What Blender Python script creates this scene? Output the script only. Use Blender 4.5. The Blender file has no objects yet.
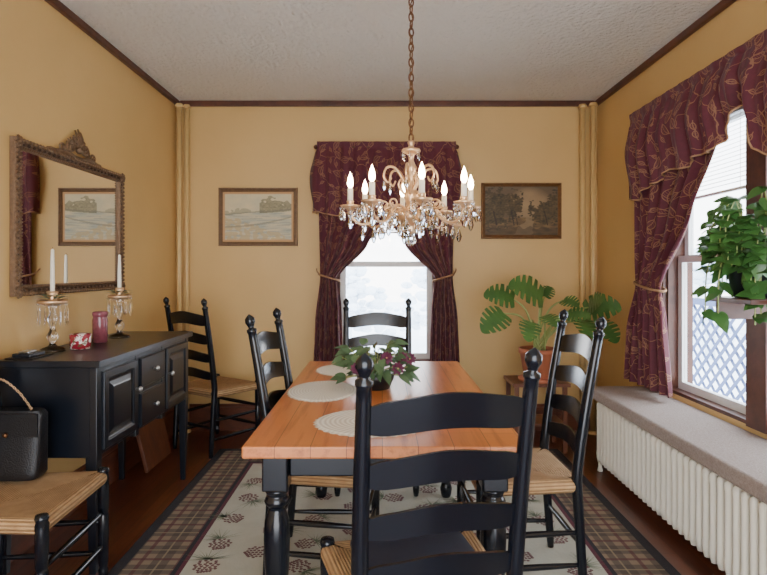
import bpy, math, random
from math import sin, cos, pi, radians
from mathutils import Vector, Matrix
random.seed(7)
SC = bpy.context.scene

# ------------------------------------------------------------------ builder
class B:
    def __init__(s, name):
        s.name=name; s.v=[]; s.f=[]; s.fm=[]; s.sm=[]; s.uv=[]; s.col=[]; s.mats=[]; s.M=Matrix.Identity(4)
    def mi(s, m):
        if m not in s.mats: s.mats.append(m)
        return s.mats.index(m)
    def add(s, vs, fs, mat, smooth=True, M=None, uvs=None, cols=None):
        T = s.M @ M if M is not None else s.M
        o=len(s.v)
        for i,p in enumerate(vs):
            s.v.append(T @ Vector(p))
            s.uv.append(uvs[i] if uvs else (p[0],p[1]))
            s.col.append(cols[i] if cols else (1,1,1))
        k=s.mi(mat)
        for f in fs:
            s.f.append([o+i for i in f]); s.fm.append(k); s.sm.append(smooth)
    def box(s, lo, hi, mat, M=None):
        x0,y0,z0=lo; x1,y1,z1=hi
        vs=[(x0,y0,z0),(x1,y0,z0),(x1,y1,z0),(x0,y1,z0),(x0,y0,z1),(x1,y0,z1),(x1,y1,z1),(x0,y1,z1)]
        fs=[(0,3,2,1),(4,5,6,7),(0,1,5,4),(1,2,6,5),(2,3,7,6),(3,0,4,7)]
        s.add(vs,fs,mat,False,M)
    def lathe(s, prof, mat, M=None, segs=20, smooth=True):
        vs=[];fs=[]
        for r,z in prof:
            for k in range(segs):
                a=2*pi*k/segs; vs.append((r*cos(a),r*sin(a),z))
        n=len(prof)
        for i in range(n-1):
            for k in range(segs):
                a=i*segs+k;b=i*segs+(k+1)%segs
                fs.append((a,b,b+segs,a+segs))
        if prof[0][0]>1e-5: fs.append(tuple(range(segs))[::-1])
        if prof[-1][0]>1e-5: fs.append(tuple((n-1)*segs+k for k in range(segs)))
        s.add(vs,fs,mat,smooth,M)
    def tube(s, pts, rad, mat, M=None, segs=10, smooth=True, closed=False):
        pts=[Vector(p) for p in pts]; n=len(pts)
        if not hasattr(rad,'__len__'): rad=[rad]*n
        vs=[];fs=[]
        prevN=None
        for i,p in enumerate(pts):
            if closed: t=pts[(i+1)%n]-pts[i-1]
            else: t=pts[min(i+1,n-1)]-pts[max(i-1,0)]
            if t.length<1e-9: t=Vector((0,0,1))
            t.normalize()
            if prevN is None:
                a=Vector((0,0,1)) if abs(t.z)<.9 else Vector((1,0,0))
                N=t.cross(a).normalized()
            else:
                N=prevN-t*prevN.dot(t)
                N = N.normalized() if N.length>1e-6 else t.orthogonal().normalized()
            prevN=N; Bn=t.cross(N)
            for k in range(segs):
                a=2*pi*k/segs
                vs.append(p+(N*cos(a)+Bn*sin(a))*rad[i])
        for i in range(n if closed else n-1):
            for k in range(segs):
                a=i*segs+k;b=i*segs+(k+1)%segs
                c=((i+1)%n)*segs+(k+1)%segs;d=((i+1)%n)*segs+k
                fs.append((a,b,c,d))
        if not closed:
            fs.append(tuple(range(segs))[::-1]); fs.append(tuple((n-1)*segs+k for k in range(segs)))
        s.add(vs,fs,mat,smooth,M)
    def grid(s, fn, nu, nv, mat, M=None, uvf=None, colf=None, smooth=True):
        vs=[];uv=[];co=[]
        for j in range(nv+1):
            for i in range(nu+1):
                u=i/nu;v=j/nv
                vs.append(fn(u,v)); uv.append(uvf(u,v) if uvf else (u,v)); co.append(colf(u,v) if colf else (1,1,1))
        fs=[]
        for j in range(nv):
            for i in range(nu):
                a=j*(nu+1)+i; fs.append((a,a+1,a+nu+2,a+nu+1))
        s.add(vs,fs,mat,smooth,M,uv,co)
    def ball(s, c, r, mat, M=None, segs=10, sc=(1,1,1), smooth=True):
        n=max(4,segs//2+1)
        prof=[(max(1e-6,r*sin(pi*i/n)),-r*cos(pi*i/n)) for i in range(n+1)]
        T=Matrix.Translation(c)@Matrix.Diagonal((*sc,1))
        s.lathe(prof,mat,(M@T) if M is not None else T,segs,smooth)
    def rings(s, w, h, prof, mat, M=None, smooth=False):
        vs=[];fs=[]
        for ins,z in prof:
            a=w/2-ins;b=h/2-ins
            vs+= [(-a,-b,z),(a,-b,z),(a,b,z),(-a,b,z)]
        for i in range(len(prof)-1):
            for k in range(4):
                a=i*4+k;b=i*4+(k+1)%4
                fs.append((a,b,b+4,a+4))
        s.add(vs,fs,mat,smooth,M)
    def mesh(s, loc=(0,0,0)):
        me=bpy.data.meshes.new(s.name)
        L=Vector(loc)
        me.from_pydata([p-L for p in s.v],[],s.f)
        for m in s.mats: me.materials.append(m)
        me.polygons.foreach_set('material_index',s.fm)
        me.polygons.foreach_set('use_smooth',s.sm)
        ul=me.uv_layers.new(name='UVMap')
        vi=[0]*len(me.loops); me.loops.foreach_get('vertex_index',vi)
        fl=[]
        for i in vi: fl+= [s.uv[i][0],s.uv[i][1]]
        ul.data.foreach_set('uv',fl)
        if any(c!=(1,1,1) for c in s.col):
            ca=me.color_attributes.new('Col','FLOAT_COLOR','POINT')
            fl=[]
            for c in s.col: fl+=[c[0],c[1],c[2],1]
            ca.data.foreach_set('color',fl)
        me.update()
        return me
    def done(s, loc=(0,0,0), bevel=0):
        me=s.mesh(loc)
        o=bpy.data.objects.new(s.name,me); o.location=loc
        SC.collection.objects.link(o)
        if bevel:
            m=o.modifiers.new('Bevel','BEVEL'); m.width=bevel; m.segments=2; m.limit_method='ANGLE'; m.angle_limit=radians(50)
        return o

def spline(P, n=6):
    P=[Vector(p) for p in P]; out=[]
    for i in range(len(P)-1):
        p0=P[max(i-1,0)];p1=P[i];p2=P[i+1];p3=P[min(i+2,len(P)-1)]
        for k in range(n):
            t=k/n
            out.append(.5*((2*p1)+(-p0+p2)*t+(2*p0-5*p1+4*p2-p3)*t*t+(-p0+3*p1-3*p2+p3)*t**3))
    out.append(P[-1]); return out
def T(x,y,z): return Matrix.Translation((x,y,z))
def RZ(a): return Matrix.Rotation(a,4,'Z')
def wallM(o, side):
    if side=='back': X,Y,Z=Vector((1,0,0)),Vector((0,0,1)),Vector((0,-1,0))
    if side=='left': X,Y,Z=Vector((0,1,0)),Vector((0,0,1)),Vector((1,0,0))
    if side=='right': X,Y,Z=Vector((0,-1,0)),Vector((0,0,1)),Vector((-1,0,0))
    m=Matrix.Identity(4)
    for i in range(3): m[i][0]=X[i];m[i][1]=Y[i];m[i][2]=Z[i];m[i][3]=o[i]
    return m
def lerp(a,b,t): return a+(b-a)*t
def sstep(a,b,x):
    t=max(0,min(1,(x-a)/(b-a))); return t*t*(3-2*t)
def mixc(a,b,t): return tuple(lerp(a[i],b[i],t) for i in range(3))

# ------------------------------------------------------------------ materials
def newmat(name):
    m=bpy.data.materials.new(name); m.use_nodes=True
    nt=m.node_tree; bs=nt.nodes['Principled BSDF']
    return m,nt,bs
def N(nt,t,**k):
    n=nt.nodes.new(t)
    for a,b in k.items(): setattr(n,a,b)
    return n
def mth(nt,op,a,b=None,c=None):
    n=nt.nodes.new('ShaderNodeMath'); n.operation=op
    for i,x in enumerate((a,b,c)):
        if x is None: continue
        if isinstance(x,(int,float)): n.inputs[i].default_value=x
        else: nt.links.new(x,n.inputs[i])
    return n.outputs[0]
def mixn(nt,f,a,b):
    n=nt.nodes.new('ShaderNodeMix'); n.data_type='RGBA'
    for i,x in ((0,f),(6,a),(7,b)):
        if isinstance(x,(int,float)): n.inputs[i].default_value=x
        elif isinstance(x,tuple): n.inputs[i].default_value=(*x,1)
        else: nt.links.new(x,n.inputs[i])
    return n.outputs[2]
def noise(nt,scale,detail=3,vec=None,rough=.5):
    n=nt.nodes.new('ShaderNodeTexNoise'); n.inputs['Scale'].default_value=scale; n.inputs['Detail'].default_value=detail; n.inputs['Roughness'].default_value=rough
    if vec is not None: nt.links.new(vec,n.inputs['Vector'])
    return n.outputs['Fac']
def objco(nt,scale=(1,1,1),kind='Object'):
    tc=nt.nodes.new('ShaderNodeTexCoord'); mp=nt.nodes.new('ShaderNodeMapping')
    mp.inputs['Scale'].default_value=scale
    nt.links.new(tc.outputs[kind],mp.inputs['Vector']); return mp.outputs[0]
def bump(nt,bs,h,strength,dist=.01):
    b=nt.nodes.new('ShaderNodeBump'); b.inputs['Strength'].default_value=strength; b.inputs['Distance'].default_value=dist
    nt.links.new(h,b.inputs['Height']); nt.links.new(b.outputs[0],bs.inputs['Normal'])
def plain(name,col,rough=.5,metal=0,var=.12,nscale=12,bmp=0,spec=None):
    m,nt,bs=newmat(name)
    f=noise(nt,nscale,3,objco(nt))
    c=mixn(nt,f,tuple(x*(1-var) for x in col),tuple(min(1,x*(1+var)) for x in col))
    nt.links.new(c,bs.inputs['Base Color'])
    bs.inputs['Roughness'].default_value=rough; bs.inputs['Metallic'].default_value=metal
    if spec is not None: bs.inputs['Specular IOR Level'].default_value=spec
    if bmp: bump(nt,bs,noise(nt,nscale*6,4,objco(nt)),bmp)
    return m
def srgb(r,g,b):
    f=lambda c:(c/255/12.92 if c/255<=.04045 else ((c/255+.055)/1.055)**2.4)
    return (f(r),f(g),f(b))

def wood(name,c1,c2,scale=(12,1.2,12),rough=.35,bmp=.05,kind='Object'):
    m,nt,bs=newmat(name)
    v=objco(nt,scale,kind)
    f=noise(nt,2.2,6,v,.6)
    f2=noise(nt,9,4,v,.6)
    ff=mth(nt,'ADD',mth(nt,'MULTIPLY',f,.75),mth(nt,'MULTIPLY',f2,.3))
    r=N(nt,'ShaderNodeMapRange'); r.inputs[1].default_value=.38; r.inputs[2].default_value=.68
    nt.links.new(ff,r.inputs[0])
    nt.links.new(mixn(nt,r.outputs[0],c1,c2),bs.inputs['Base Color'])
    bs.inputs['Roughness'].default_value=rough
    bump(nt,bs,ff,bmp,.004)
    return m

def planks(name,c1,c2,c3,w,rough,coord_scale=(14,1.0,14),length=1.3):
    m,nt,bs=newmat(name)
    tc=N(nt,'ShaderNodeTexCoord'); sp=N(nt,'ShaderNodeSeparateXYZ'); nt.links.new(tc.outputs['Object'],sp.inputs[0])
    xs=mth(nt,'DIVIDE',sp.outputs[0],w); idx=mth(nt,'FLOOR',xs); fr=mth(nt,'FRACT',xs)
    wn=N(nt,'ShaderNodeTexWhiteNoise',noise_dimensions='1D'); nt.links.new(idx,wn.inputs['W'])
    ys=mth(nt,'ADD',mth(nt,'DIVIDE',sp.outputs[1],length),mth(nt,'MULTIPLY',wn.outputs[0],7.3))
    iy=mth(nt,'FLOOR',ys); fy=mth(nt,'FRACT',ys)
    wn2=N(nt,'ShaderNodeTexWhiteNoise',noise_dimensions='1D'); nt.links.new(mth(nt,'ADD',mth(nt,'MULTIPLY',idx,13.7),iy),wn2.inputs['W'])
    v=objco(nt,coord_scale)
    g=noise(nt,2.5,6,v,.65)
    cb=mixn(nt,wn2.outputs[0],c1,c2)
    rr=N(nt,'ShaderNodeMapRange'); rr.inputs[1].default_value=.5; rr.inputs[2].default_value=.72; nt.links.new(g,rr.inputs[0])
    cb=mixn(nt,rr.outputs[0],cb,c3)
    e1=mth(nt,'LESS_THAN',fr,.0025/w); e2=mth(nt,'LESS_THAN',fy,.002/length)
    e=mth(nt,'MAXIMUM',e1,e2)
    cb=mixn(nt,mth(nt,'MULTIPLY',e,.75),cb,tuple(x*.15 for x in c3))
    nt.links.new(cb,bs.inputs['Base Color']); bs.inputs['Roughness'].default_value=rough
    bump(nt,bs,mth(nt,'SUBTRACT',mth(nt,'MULTIPLY',g,.3),e),.15,.003)
    return m

M_floor=planks('floor_boards',srgb(104,52,30),srgb(78,38,24),srgb(52,24,16),.075,.28)
M_pine=planks('pine_tabletop',srgb(216,136,76),srgb(198,116,60),srgb(156,82,40),.11,.28,(10,.7,10),9)
M_woodtrim=wood('stained_trim',srgb(100,58,42),srgb(66,36,26),(3,3,3),.4)
M_base=wood('baseboard_wood',srgb(112,58,34),srgb(78,40,24),(3,1.2,10),.4)
M_board=wood('board_wood',srgb(118,66,40),srgb(84,46,28),(10,10,1),.4)

def wallmat():
    m,nt,bs=newmat('ochre_wall')
    f=noise(nt,1.8,4,objco(nt)); g=noise(nt,30,3,objco(nt))
    c=mixn(nt,f,srgb(201,163,101),srgb(217,181,120))
    nt.links.new(c,bs.inputs['Base Color']); bs.inputs['Roughness'].default_value=.5
    bump(nt,bs,g,.15,.005); return m
M_wall=wallmat()
def ceilmat():
    m,nt,bs=newmat('textured_ceiling')
    g=noise(nt,34,6,objco(nt),.7); f=noise(nt,1.5,2,objco(nt))
    vo=N(nt,'ShaderNodeTexVoronoi',feature='SMOOTH_F1'); vo.inputs['Scale'].default_value=38; nt.links.new(objco(nt),vo.inputs['Vector'])
    hh=mth(nt,'SUBTRACT',g,mth(nt,'MULTIPLY',vo.outputs['Distance'],.6))
    nt.links.new(mixn(nt,f,srgb(240,230,214),srgb(250,242,228)),bs.inputs['Base Color']); bs.inputs['Roughness'].default_value=.9
    bump(nt,bs,hh,1.0,.035); return m
M_ceil=ceilmat()
M_pipe=plain('painted_pipe',srgb(206,172,114),.4)
M_black=plain('black_paint',(.0045,.006,.010),.22,var=.2)
M_blackf=plain('black_furniture',(.005,.007,.012),.28,var=.2)
M_white=plain('white_paint',(.82,.82,.8),.45,var=.03)
M_rad=plain('radiator_paint',srgb(234,226,208),.4,var=.05)
M_steel=plain('brushed_steel',(.6,.6,.6),.3,1)
M_gold=plain('antique_gold',srgb(218,180,140),.32,.7,var=.3,nscale=60)
M_brass=plain('dark_brass',srgb(120,84,56),.4,.9,var=.2,nscale=60)
M_candle=plain('ivory_candle',srgb(240,232,214),.5,var=.03)
M_terra=plain('terracotta',srgb(170,98,66),.75,bmp=.1)
M_soil=plain('soil',(.03,.02,.012),.95,bmp=.4)
M_cord=plain('cord_trim',srgb(160,122,88),.8,var=.2,nscale=80)
M_darkpot=plain('dark_pot',(.01,.012,.016),.3)

def leafmat(name,c1,c2,rough=.35):
    m,nt,bs=newmat(name)
    f=noise(nt,9,2,objco(nt))
    nt.links.new(mixn(nt,f,c1,c2),bs.inputs['Base Color']); bs.inputs['Roughness'].default_value=rough
    return m
M_leaf=leafmat('monstera_leaf',srgb(40,76,40),srgb(88,124,58))
M_leaf2=leafmat('pothos_leaf',srgb(34,74,36),srgb(88,134,64))
M_leaf3=leafmat('ivy_leaf',srgb(42,70,46),srgb(104,130,88))
M_stem=plain('green_stem',srgb(150,160,92),.5)
M_flower=plain('plum_flower',srgb(96,36,66),.6,var=.3)

def fabric():
    m,nt,bs=newmat('burgundy_floral_fabric')
    tc=N(nt,'ShaderNodeTexCoord'); uv=tc.outputs['UV']
    def layer(scale,off,w,l,th):
        mp=N(nt,'ShaderNodeMapping'); mp.inputs['Location'].default_value=off; nt.links.new(uv,mp.inputs[0])
        vo=N(nt,'ShaderNodeTexVoronoi',voronoi_dimensions='2D'); vo.inputs['Scale'].default_value=scale; vo.inputs['Randomness'].default_value=.7
        nt.links.new(mp.outputs[0],vo.inputs['Vector'])
        sb=N(nt,'ShaderNodeVectorMath',operation='SUBTRACT'); nt.links.new(mp.outputs[0],sb.inputs[0]); nt.links.new(vo.outputs['Position'],sb.inputs[1])
        cs=N(nt,'ShaderNodeSeparateColor'); nt.links.new(vo.outputs['Color'],cs.inputs[0])
        vr=N(nt,'ShaderNodeVectorRotate',rotation_type='Z_AXIS'); nt.links.new(sb.outputs[0],vr.inputs['Vector']); nt.links.new(mth(nt,'MULTIPLY',cs.outputs[0],6.283),vr.inputs['Angle'])
        sp=N(nt,'ShaderNodeSeparateXYZ'); nt.links.new(vr.outputs[0],sp.inputs[0])
        x=mth(nt,'ADD',sp.outputs[0],mth(nt,'MULTIPLY',mth(nt,'MULTIPLY',sp.outputs[1],sp.outputs[1]),6.0))
        ax=mth(nt,'ABSOLUTE',x)
        d=mth(nt,'ADD',mth(nt,'DIVIDE',ax,w),mth(nt,'POWER',mth(nt,'ABSOLUTE',mth(nt,'DIVIDE',sp.outputs[1],l)),2.0))
        outl=mth(nt,'LESS_THAN',mth(nt,'ABSOLUTE',mth(nt,'SUBTRACT',d,1.0)),th)
        vein=mth(nt,'MULTIPLY',mth(nt,'LESS_THAN',ax,.0018),mth(nt,'LESS_THAN',mth(nt,'ABSOLUTE',sp.outputs[1]),l*1.5))
        ribs=mth(nt,'MULTIPLY',mth(nt,'LESS_THAN',mth(nt,'FRACT',mth(nt,'MULTIPLY',mth(nt,'ADD',sp.outputs[1],ax),90)),.28),mth(nt,'LESS_THAN',d,1.0))
        return mth(nt,'MAXIMUM',mth(nt,'MAXIMUM',outl,vein),mth(nt,'MULTIPLY',ribs,.5)), d
    a,d1=layer(7.5,(0,0,0),.021,.040,.12)
    b,d2=layer(11,(3.3,1.7,0),.010,.02,.22)
    ve=N(nt,'ShaderNodeTexVoronoi',voronoi_dimensions='2D',feature='DISTANCE_TO_EDGE'); ve.inputs['Scale'].default_value=5
    nz=N(nt,'ShaderNodeTexNoise'); nz.inputs['Scale'].default_value=9; nt.links.new(uv,nz.inputs['Vector'])
    ad=N(nt,'ShaderNodeVectorMath',operation='MULTIPLY_ADD'); nt.links.new(nz.outputs['Color'],ad.inputs[0]); ad.inputs[1].default_value=(.12,.12,0); nt.links.new(uv,ad.inputs[2])
    nt.links.new(ad.outputs[0],ve.inputs['Vector'])
    vine=mth(nt,'LESS_THAN',ve.outputs['Distance'],.010)
    mask=mth(nt,'MAXIMUM',mth(nt,'MAXIMUM',a,b),vine)
    f=noise(nt,60,2,uv)
    base=mixn(nt,f,srgb(74,20,34),srgb(94,30,46))
    c=mixn(nt,mth(nt,'MULTIPLY',mask,.36),base,srgb(188,146,98))
    nt.links.new(c,bs.inputs['Base Color']); bs.inputs['Roughness'].default_value=.75
    bs.inputs['Sheen Weight'].default_value=.1
    bump(nt,bs,mask,.15,.002)
    return m
M_fab=fabric()

def glassmat(name,tint=(1,1,1),rough=0):
    m,nt,bs=newmat(name); bs.inputs['Base Color'].default_value=(*tint,1); bs.inputs['Roughness'].default_value=rough
    bs.inputs['Transmission Weight'].default_value=1; bs.inputs['IOR'].default_value=1.5; return m
M_crystal=glassmat('crystal_glass',(.97,.98,1))
def panemat():
    m,nt,bs=newmat('window_glass'); nt.nodes.remove(bs)
    tr=N(nt,'ShaderNodeBsdfTransparent'); gl=N(nt,'ShaderNodeBsdfGlossy'); gl.inputs['Roughness'].default_value=.02
    mx=N(nt,'ShaderNodeMixShader'); mx.inputs[0].default_value=.05
    nt.links.new(tr.outputs[0],mx.inputs[1]); nt.links.new(gl.outputs[0],mx.inputs[2])
    nt.links.new(mx.outputs[0],nt.nodes['Material Output'].inputs[0]); return m
M_pane=panemat()
def mirrormat():
    m,nt,bs=newmat('mirror_glass'); bs.inputs['Base Color'].default_value=(.9,.91,.91,1); bs.inputs['Metallic'].default_value=1; bs.inputs['Roughness'].default_value=.01; return m
M_mirror=mirrormat()
def emis(name,c,s):
    m,nt,bs=newmat(name); bs.inputs['Base Color'].default_value=(*c,1); bs.inputs['Emission Color'].default_value=(*c,1); bs.inputs['Emission Strength'].default_value=s; return m
M_bulb=emis('lit_flame_bulb',(1,.74,.42),55)
def vcol(name,rough=.6):
    m,nt,bs=newmat(name); a=N(nt,'ShaderNodeVertexColor'); a.layer_name='Col'
    f=noise(nt,60,3,objco(nt)); 
    nt.links.new(mixn(nt,mth(nt,'MULTIPLY',f,.12),a.outputs[0],(.05,.04,.03)),bs.inputs['Base Color']); bs.inputs['Roughness'].default_value=rough; return m
M_paint=vcol('painted_picture')
def rush():
    m,nt,bs=newmat('woven_rush')
    tc=N(nt,'ShaderNodeTexCoord'); sp=N(nt,'ShaderNodeSeparateXYZ'); nt.links.new(tc.outputs['UV'],sp.inputs[0])
    s=mth(nt,'SINE',mth(nt,'MULTIPLY',sp.outputs[1],2*pi/.010))
    f=noise(nt,25,4,objco(nt))
    c=mixn(nt,f,srgb(156,116,76),srgb(206,168,120))
    c=mixn(nt,mth(nt,'MULTIPLY',mth(nt,'LESS_THAN',s,-.4),.55),c,srgb(96,66,38))
    nt.links.new(c,bs.inputs['Base Color']); bs.inputs['Roughness'].default_value=.75
    bump(nt,bs,s,.6,.004); return m
M_rush=rush()
def carpet():
    m,nt,bs=newmat('sill_carpet'); g=noise(nt,110,4,objco(nt),.75); h=noise(nt,7,3,objco(nt))
    c=mixn(nt,g,srgb(96,78,72),srgb(208,190,178)); c=mixn(nt,mth(nt,'MULTIPLY',h,.3),c,srgb(150,128,118))
    nt.links.new(c,bs.inputs['Base Color']); bs.inputs['Roughness'].default_value=.95; bump(nt,bs,g,.8,.01); return m
M_carpet=carpet()
def mat_place():
    m,nt,bs=newmat('woven_placemat')
    tc=N(nt,'ShaderNodeTexCoord'); sp=N(nt,'ShaderNodeSeparateXYZ'); nt.links.new(tc.outputs['UV'],sp.inputs[0])
    s=mth(nt,'SINE',mth(nt,'MULTIPLY',sp.outputs[1],2*pi*12)); s2=mth(nt,'SINE',mth(nt,'MULTIPLY',sp.outputs[0],2*pi*60))
    h=mth(nt,'ADD',s,mth(nt,'MULTIPLY',s2,.6))
    nt.links.new(mixn(nt,mth(nt,'MULTIPLY',mth(nt,'ADD',h,1.6),.31),srgb(206,192,172),srgb(252,246,232)),bs.inputs['Base Color'])
    bs.inputs['Roughness'].default_value=.85; bump(nt,bs,h,.25,.002); return m
M_place=mat_place()
def plaid():
    m,nt,bs=newmat('rug_plaid_border')
    tc=N(nt,'ShaderNodeTexCoord'); sp=N(nt,'ShaderNodeSeparateXYZ'); nt.links.new(tc.outputs['Object'],sp.inputs[0])
    c=srgb(146,124,100)
    masks=[]
    for k in (0,1):
        f=mth(nt,'FRACT',mth(nt,'DIVIDE',sp.outputs[k],.17))
        wide=mth(nt,'LESS_THAN',f,.45); t1=mth(nt,'LESS_THAN',mth(nt,'ABSOLUTE',mth(nt,'SUBTRACT',f,.72)),.055); t2=mth(nt,'LESS_THAN',mth(nt,'ABSOLUTE',mth(nt,'SUBTRACT',f,.21)),.025)
        masks.append((wide,t1,t2))
    col=mixn(nt,mth(nt,'MULTIPLY',masks[0][0],.6),c,srgb(66,56,52))
    col=mixn(nt,mth(nt,'MULTIPLY',masks[1][0],.6),col,srgb(66,56,52))
    for k in (0,1):
        col=mixn(nt,mth(nt,'MULTIPLY',masks[k][1],.7),col,srgb(92,36,46))
        col=mixn(nt,mth(nt,'MULTIPLY',masks[k][2],.5),col,srgb(180,158,120))
    g=noise(nt,250,2,objco(nt)); col=mixn(nt,mth(nt,'MULTIPLY',g,.3),col,srgb(60,52,46))
    nt.links.new(col,bs.inputs['Base Color']); bs.inputs['Roughness'].default_value=.95; bump(nt,bs,g,.4,.003); return m
M_plaid=plaid()
M_rugc=plain('rug_cream_field',srgb(180,174,156),.95,var=.14,nscale=9,bmp=.3)
M_rugk=plain('rug_black_band',srgb(40,36,40),.95,var=.2,nscale=100,bmp=.3)
M_rugr=plain('rug_wine_band',srgb(92,42,52),.95,var=.2,nscale=100,bmp=.3)
M_cone=plain('rug_pinecone_brown',srgb(108,72,70),.95,var=.3,nscale=60)
M_needle=plain('rug_needle_green',srgb(104,114,90),.95,var=.3,nscale=60)
M_snow=plain('snow',(.92,.95,1.0),.9,var=.03,nscale=.6)
M_fir=plain('distant_foliage',srgb(228,238,248),.9,var=.08,nscale=3)
M_lattice=plain('bluish_lattice',srgb(80,98,142),.7)
M_silverframe=plain('weathered_silver',srgb(122,96,72),.42,.55,var=.5,nscale=70,bmp=.4)
M_darkframe=plain('dark_bronze_frame',srgb(74,52,38),.45,.3,var=.4,nscale=50,bmp=.2)
M_navy=plain('navy_cushion',srgb(34,38,56),.85,var=.2,nscale=90,bmp=.2)
M_leather=plain('black_leather',(.006,.006,.008),.4,bmp=.3,nscale=30)

# ------------------------------------------------------------------ room
XL,XR,YB,YF,H=-1.665,1.75,4.55,-1.0,2.67
b=B('floor'); b.box((XL-.15,YF-.15,-.1),(XR+.15,YB+.15,0),M_floor); b.done()
b=B('ceiling'); b.box((XL-.15,YF-.15,H),(XR+.15,YB+.15,H+.1),M_ceil); b.done()
b=B('wall_left'); b.box((XL-.15,YF,0),(XL,YB+.15,H),M_wall); b.done()
def wallhole(name,side,a0,a1,h0,h1,lo,hi,c0,c1):
    b=B(name)
    def bx(u0,u1,z0,z1):
        if z1-z0<.001: return
        if side=='x': b.box((u0,c0,z0),(u1,c1,z1),M_wall)
        else: b.box((c0,u0,z0),(c1,u1,z1),M_wall)
    bx(lo,a0,0,H); bx(a1,hi,0,H); bx(a0,a1,0,h0); bx(a0,a1,h1,H)
    b.done()
WB=(-.36,.43,.55,2.12)
WR=(1.72,3.44,.56,2.15)
wallhole('wall_back','x',WB[0],WB[1],WB[2],WB[3],XL,XR+.15,YB,YB+.15)
wallhole('wall_right','y',WR[0],WR[1],WR[2],WR[3],YF,YB,XR,XR+.15)
wallhole('wall_fill_blocker','x',-1.15,1.25,0,2.35,XL-.15,XR+.15,YF-.15,YF)  # unseen wall with opening, added to cut sky fill from behind camera
def baseboard(name,lo,hi,dx,dy):
    b=B(name); x0,y0=lo;x1,y1=hi
    b.box((x0,y0,0),(x1,y1,.19),M_base)
    if dx>0: b.box((x0,y0,.19),(x0+.012,y1,.215),M_base)
    if dx<0: b.box((x1-.012,y0,.19),(x1,y1,.215),M_base)
    if dy<0: b.box((x0,y1-.012,.19),(x1,y1,.215),M_base)
    b.done(bevel=.003)
baseboard('baseboard_left',(XL,YF),(XL+.02,YB),1,0)
baseboard('baseboard_back',(XL+.02,YB-.02),(XR-.02,YB),0,-1)
baseboard('baseboard_right',(XR-.02,YF),(XR,YB),-1,0)
def crown(name,lo,hi): 
    b=B(name); b.box((*lo,H-.045),(*hi,H),M_woodtrim); b.done(bevel=.008)
crown('trim_1',(XL,YF),(XL+.03,YB)); crown('trim_2',(XL+.03,YB-.03),(XR-.03,YB)); crown('trim_3',(XR-.03,YF),(XR,YB))
def pipe(x,y,r):
    b=B('heating_pipe')
    b.lathe([(r,0),(r,H-.045)],M_pipe,T(x,y,0),16)
    b.lathe([(r+.012,H-.075),(r+.012,H-.06),(r+.004,H-.05),(r+.004,H-.046)],M_pipe,T(x,y,0),16)
    b.lathe([(r+.015,0),(r+.015,.012),(r+.003,.03)],M_pipe,T(x,y,0),16)
    b.done((x,y,0))
pipe(-1.615,4.46,.021); pipe(-1.565,4.49,.019)
pipe(1.605,4.48,.023); pipe(1.675,4.44,.023)

# windows
def window(name,M,w,h,two=False):
    b=B(name)
    cas=.1; W2=w/2
    for sx in (-1,1):
        x0=sx*W2; b.box((min(x0,x0+sx*cas),-h/2-.02,.001),(max(x0,x0+sx*cas),h/2+cas,.022),M_woodtrim,M)
        b.box((min(x0,x0-sx*.018),-h/2,-.15),(max(x0,x0-sx*.018),h/2,0),M_woodtrim,M)
    b.box((-W2,h/2,.001),(W2,h/2+cas,.022),M_woodtrim,M)
    b.box((-W2,h/2-.018,-.15),(W2,h/2,0),M_woodtrim,M)
    b.box((-W2+.018,-h/2,-.15),(W2-.018,-h/2+.02,.0),M_woodtrim,M)
    units=[(-W2+.018,W2-.018)]
    if two:
        mx=two; b.box((mx-.07,-h/2,-.15),(mx+.07,h/2,.022),M_woodtrim,M)
        units=[(-W2+.018,mx-.07),(mx+.07,W2-.018)]
    y0=-h/2+.02;y1=h/2-.018; ym=(y0+y1)/2+.01
    for (a,c) in units:
        for (p,q,z) in ((y0,ym+.02,-.06),(ym-.02,y1,-.1)):
            t=.045
            b.box((a,p,z-.03),(a+t,q,z),M_white,M); b.box((c-t,p,z-.03),(c,q,z),M_white,M)
            b.box((a+t,p,z-.03),(c-t,p+t,z),M_white,M); b.box((a+t,q-t*.9,z-.03),(c-t,q,z),M_white,M)
            b.box((a+t,p+t,z-.018),(c-t,q-t,z-.014),M_pane,M)
    return b
b=window('window_1',wallM(((WB[0]+WB[1])/2,YB,(WB[2]+WB[3])/2),'back'),WB[1]-WB[0],WB[3]-WB[2])
b.box((-.48,4.46,.5),(.55,4.549,.53),M_woodtrim)
b.done()
cy=(WR[0]+WR[1])/2
b=window('window_2',wallM((XR,cy,(WR[2]+WR[3])/2),'right'),WR[1]-WR[0],WR[3]-WR[2],two=cy-2.59)
b.done()
def blind(name,M,w,top,bot):
    b=B(name); n=int((top-bot)/.022)
    b.box((-w/2,top,-.045),(w/2,top+.03,-.012),M_white,M)
    for i in range(n):
        z=top-.012-i*.022
        b.grid(lambda u,v:( (u-.5)*w, z-.010*v+.003*sin(pi*v), -.045+.026*v),1,3,M_white,M)
    b.box((-w/2,bot-.02,-.036),(w/2,bot-.006,-.02),M_white,M)
    for x in (-w*.35,w*.35): b.tube([(x,top,-.03),(x,bot-.01,-.03)],.0012,M_white,M,5)
    b.done()
blind('window_blind',wallM((XR,3.04,0),'right'),.74,2.09,1.72)
blind('window_blind',wallM((XR,2.12,0),'right'),.70,2.09,1.72)
blind('window_blind',wallM((.035,YB,0),'back'),.73,2.06,1.62)

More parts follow.
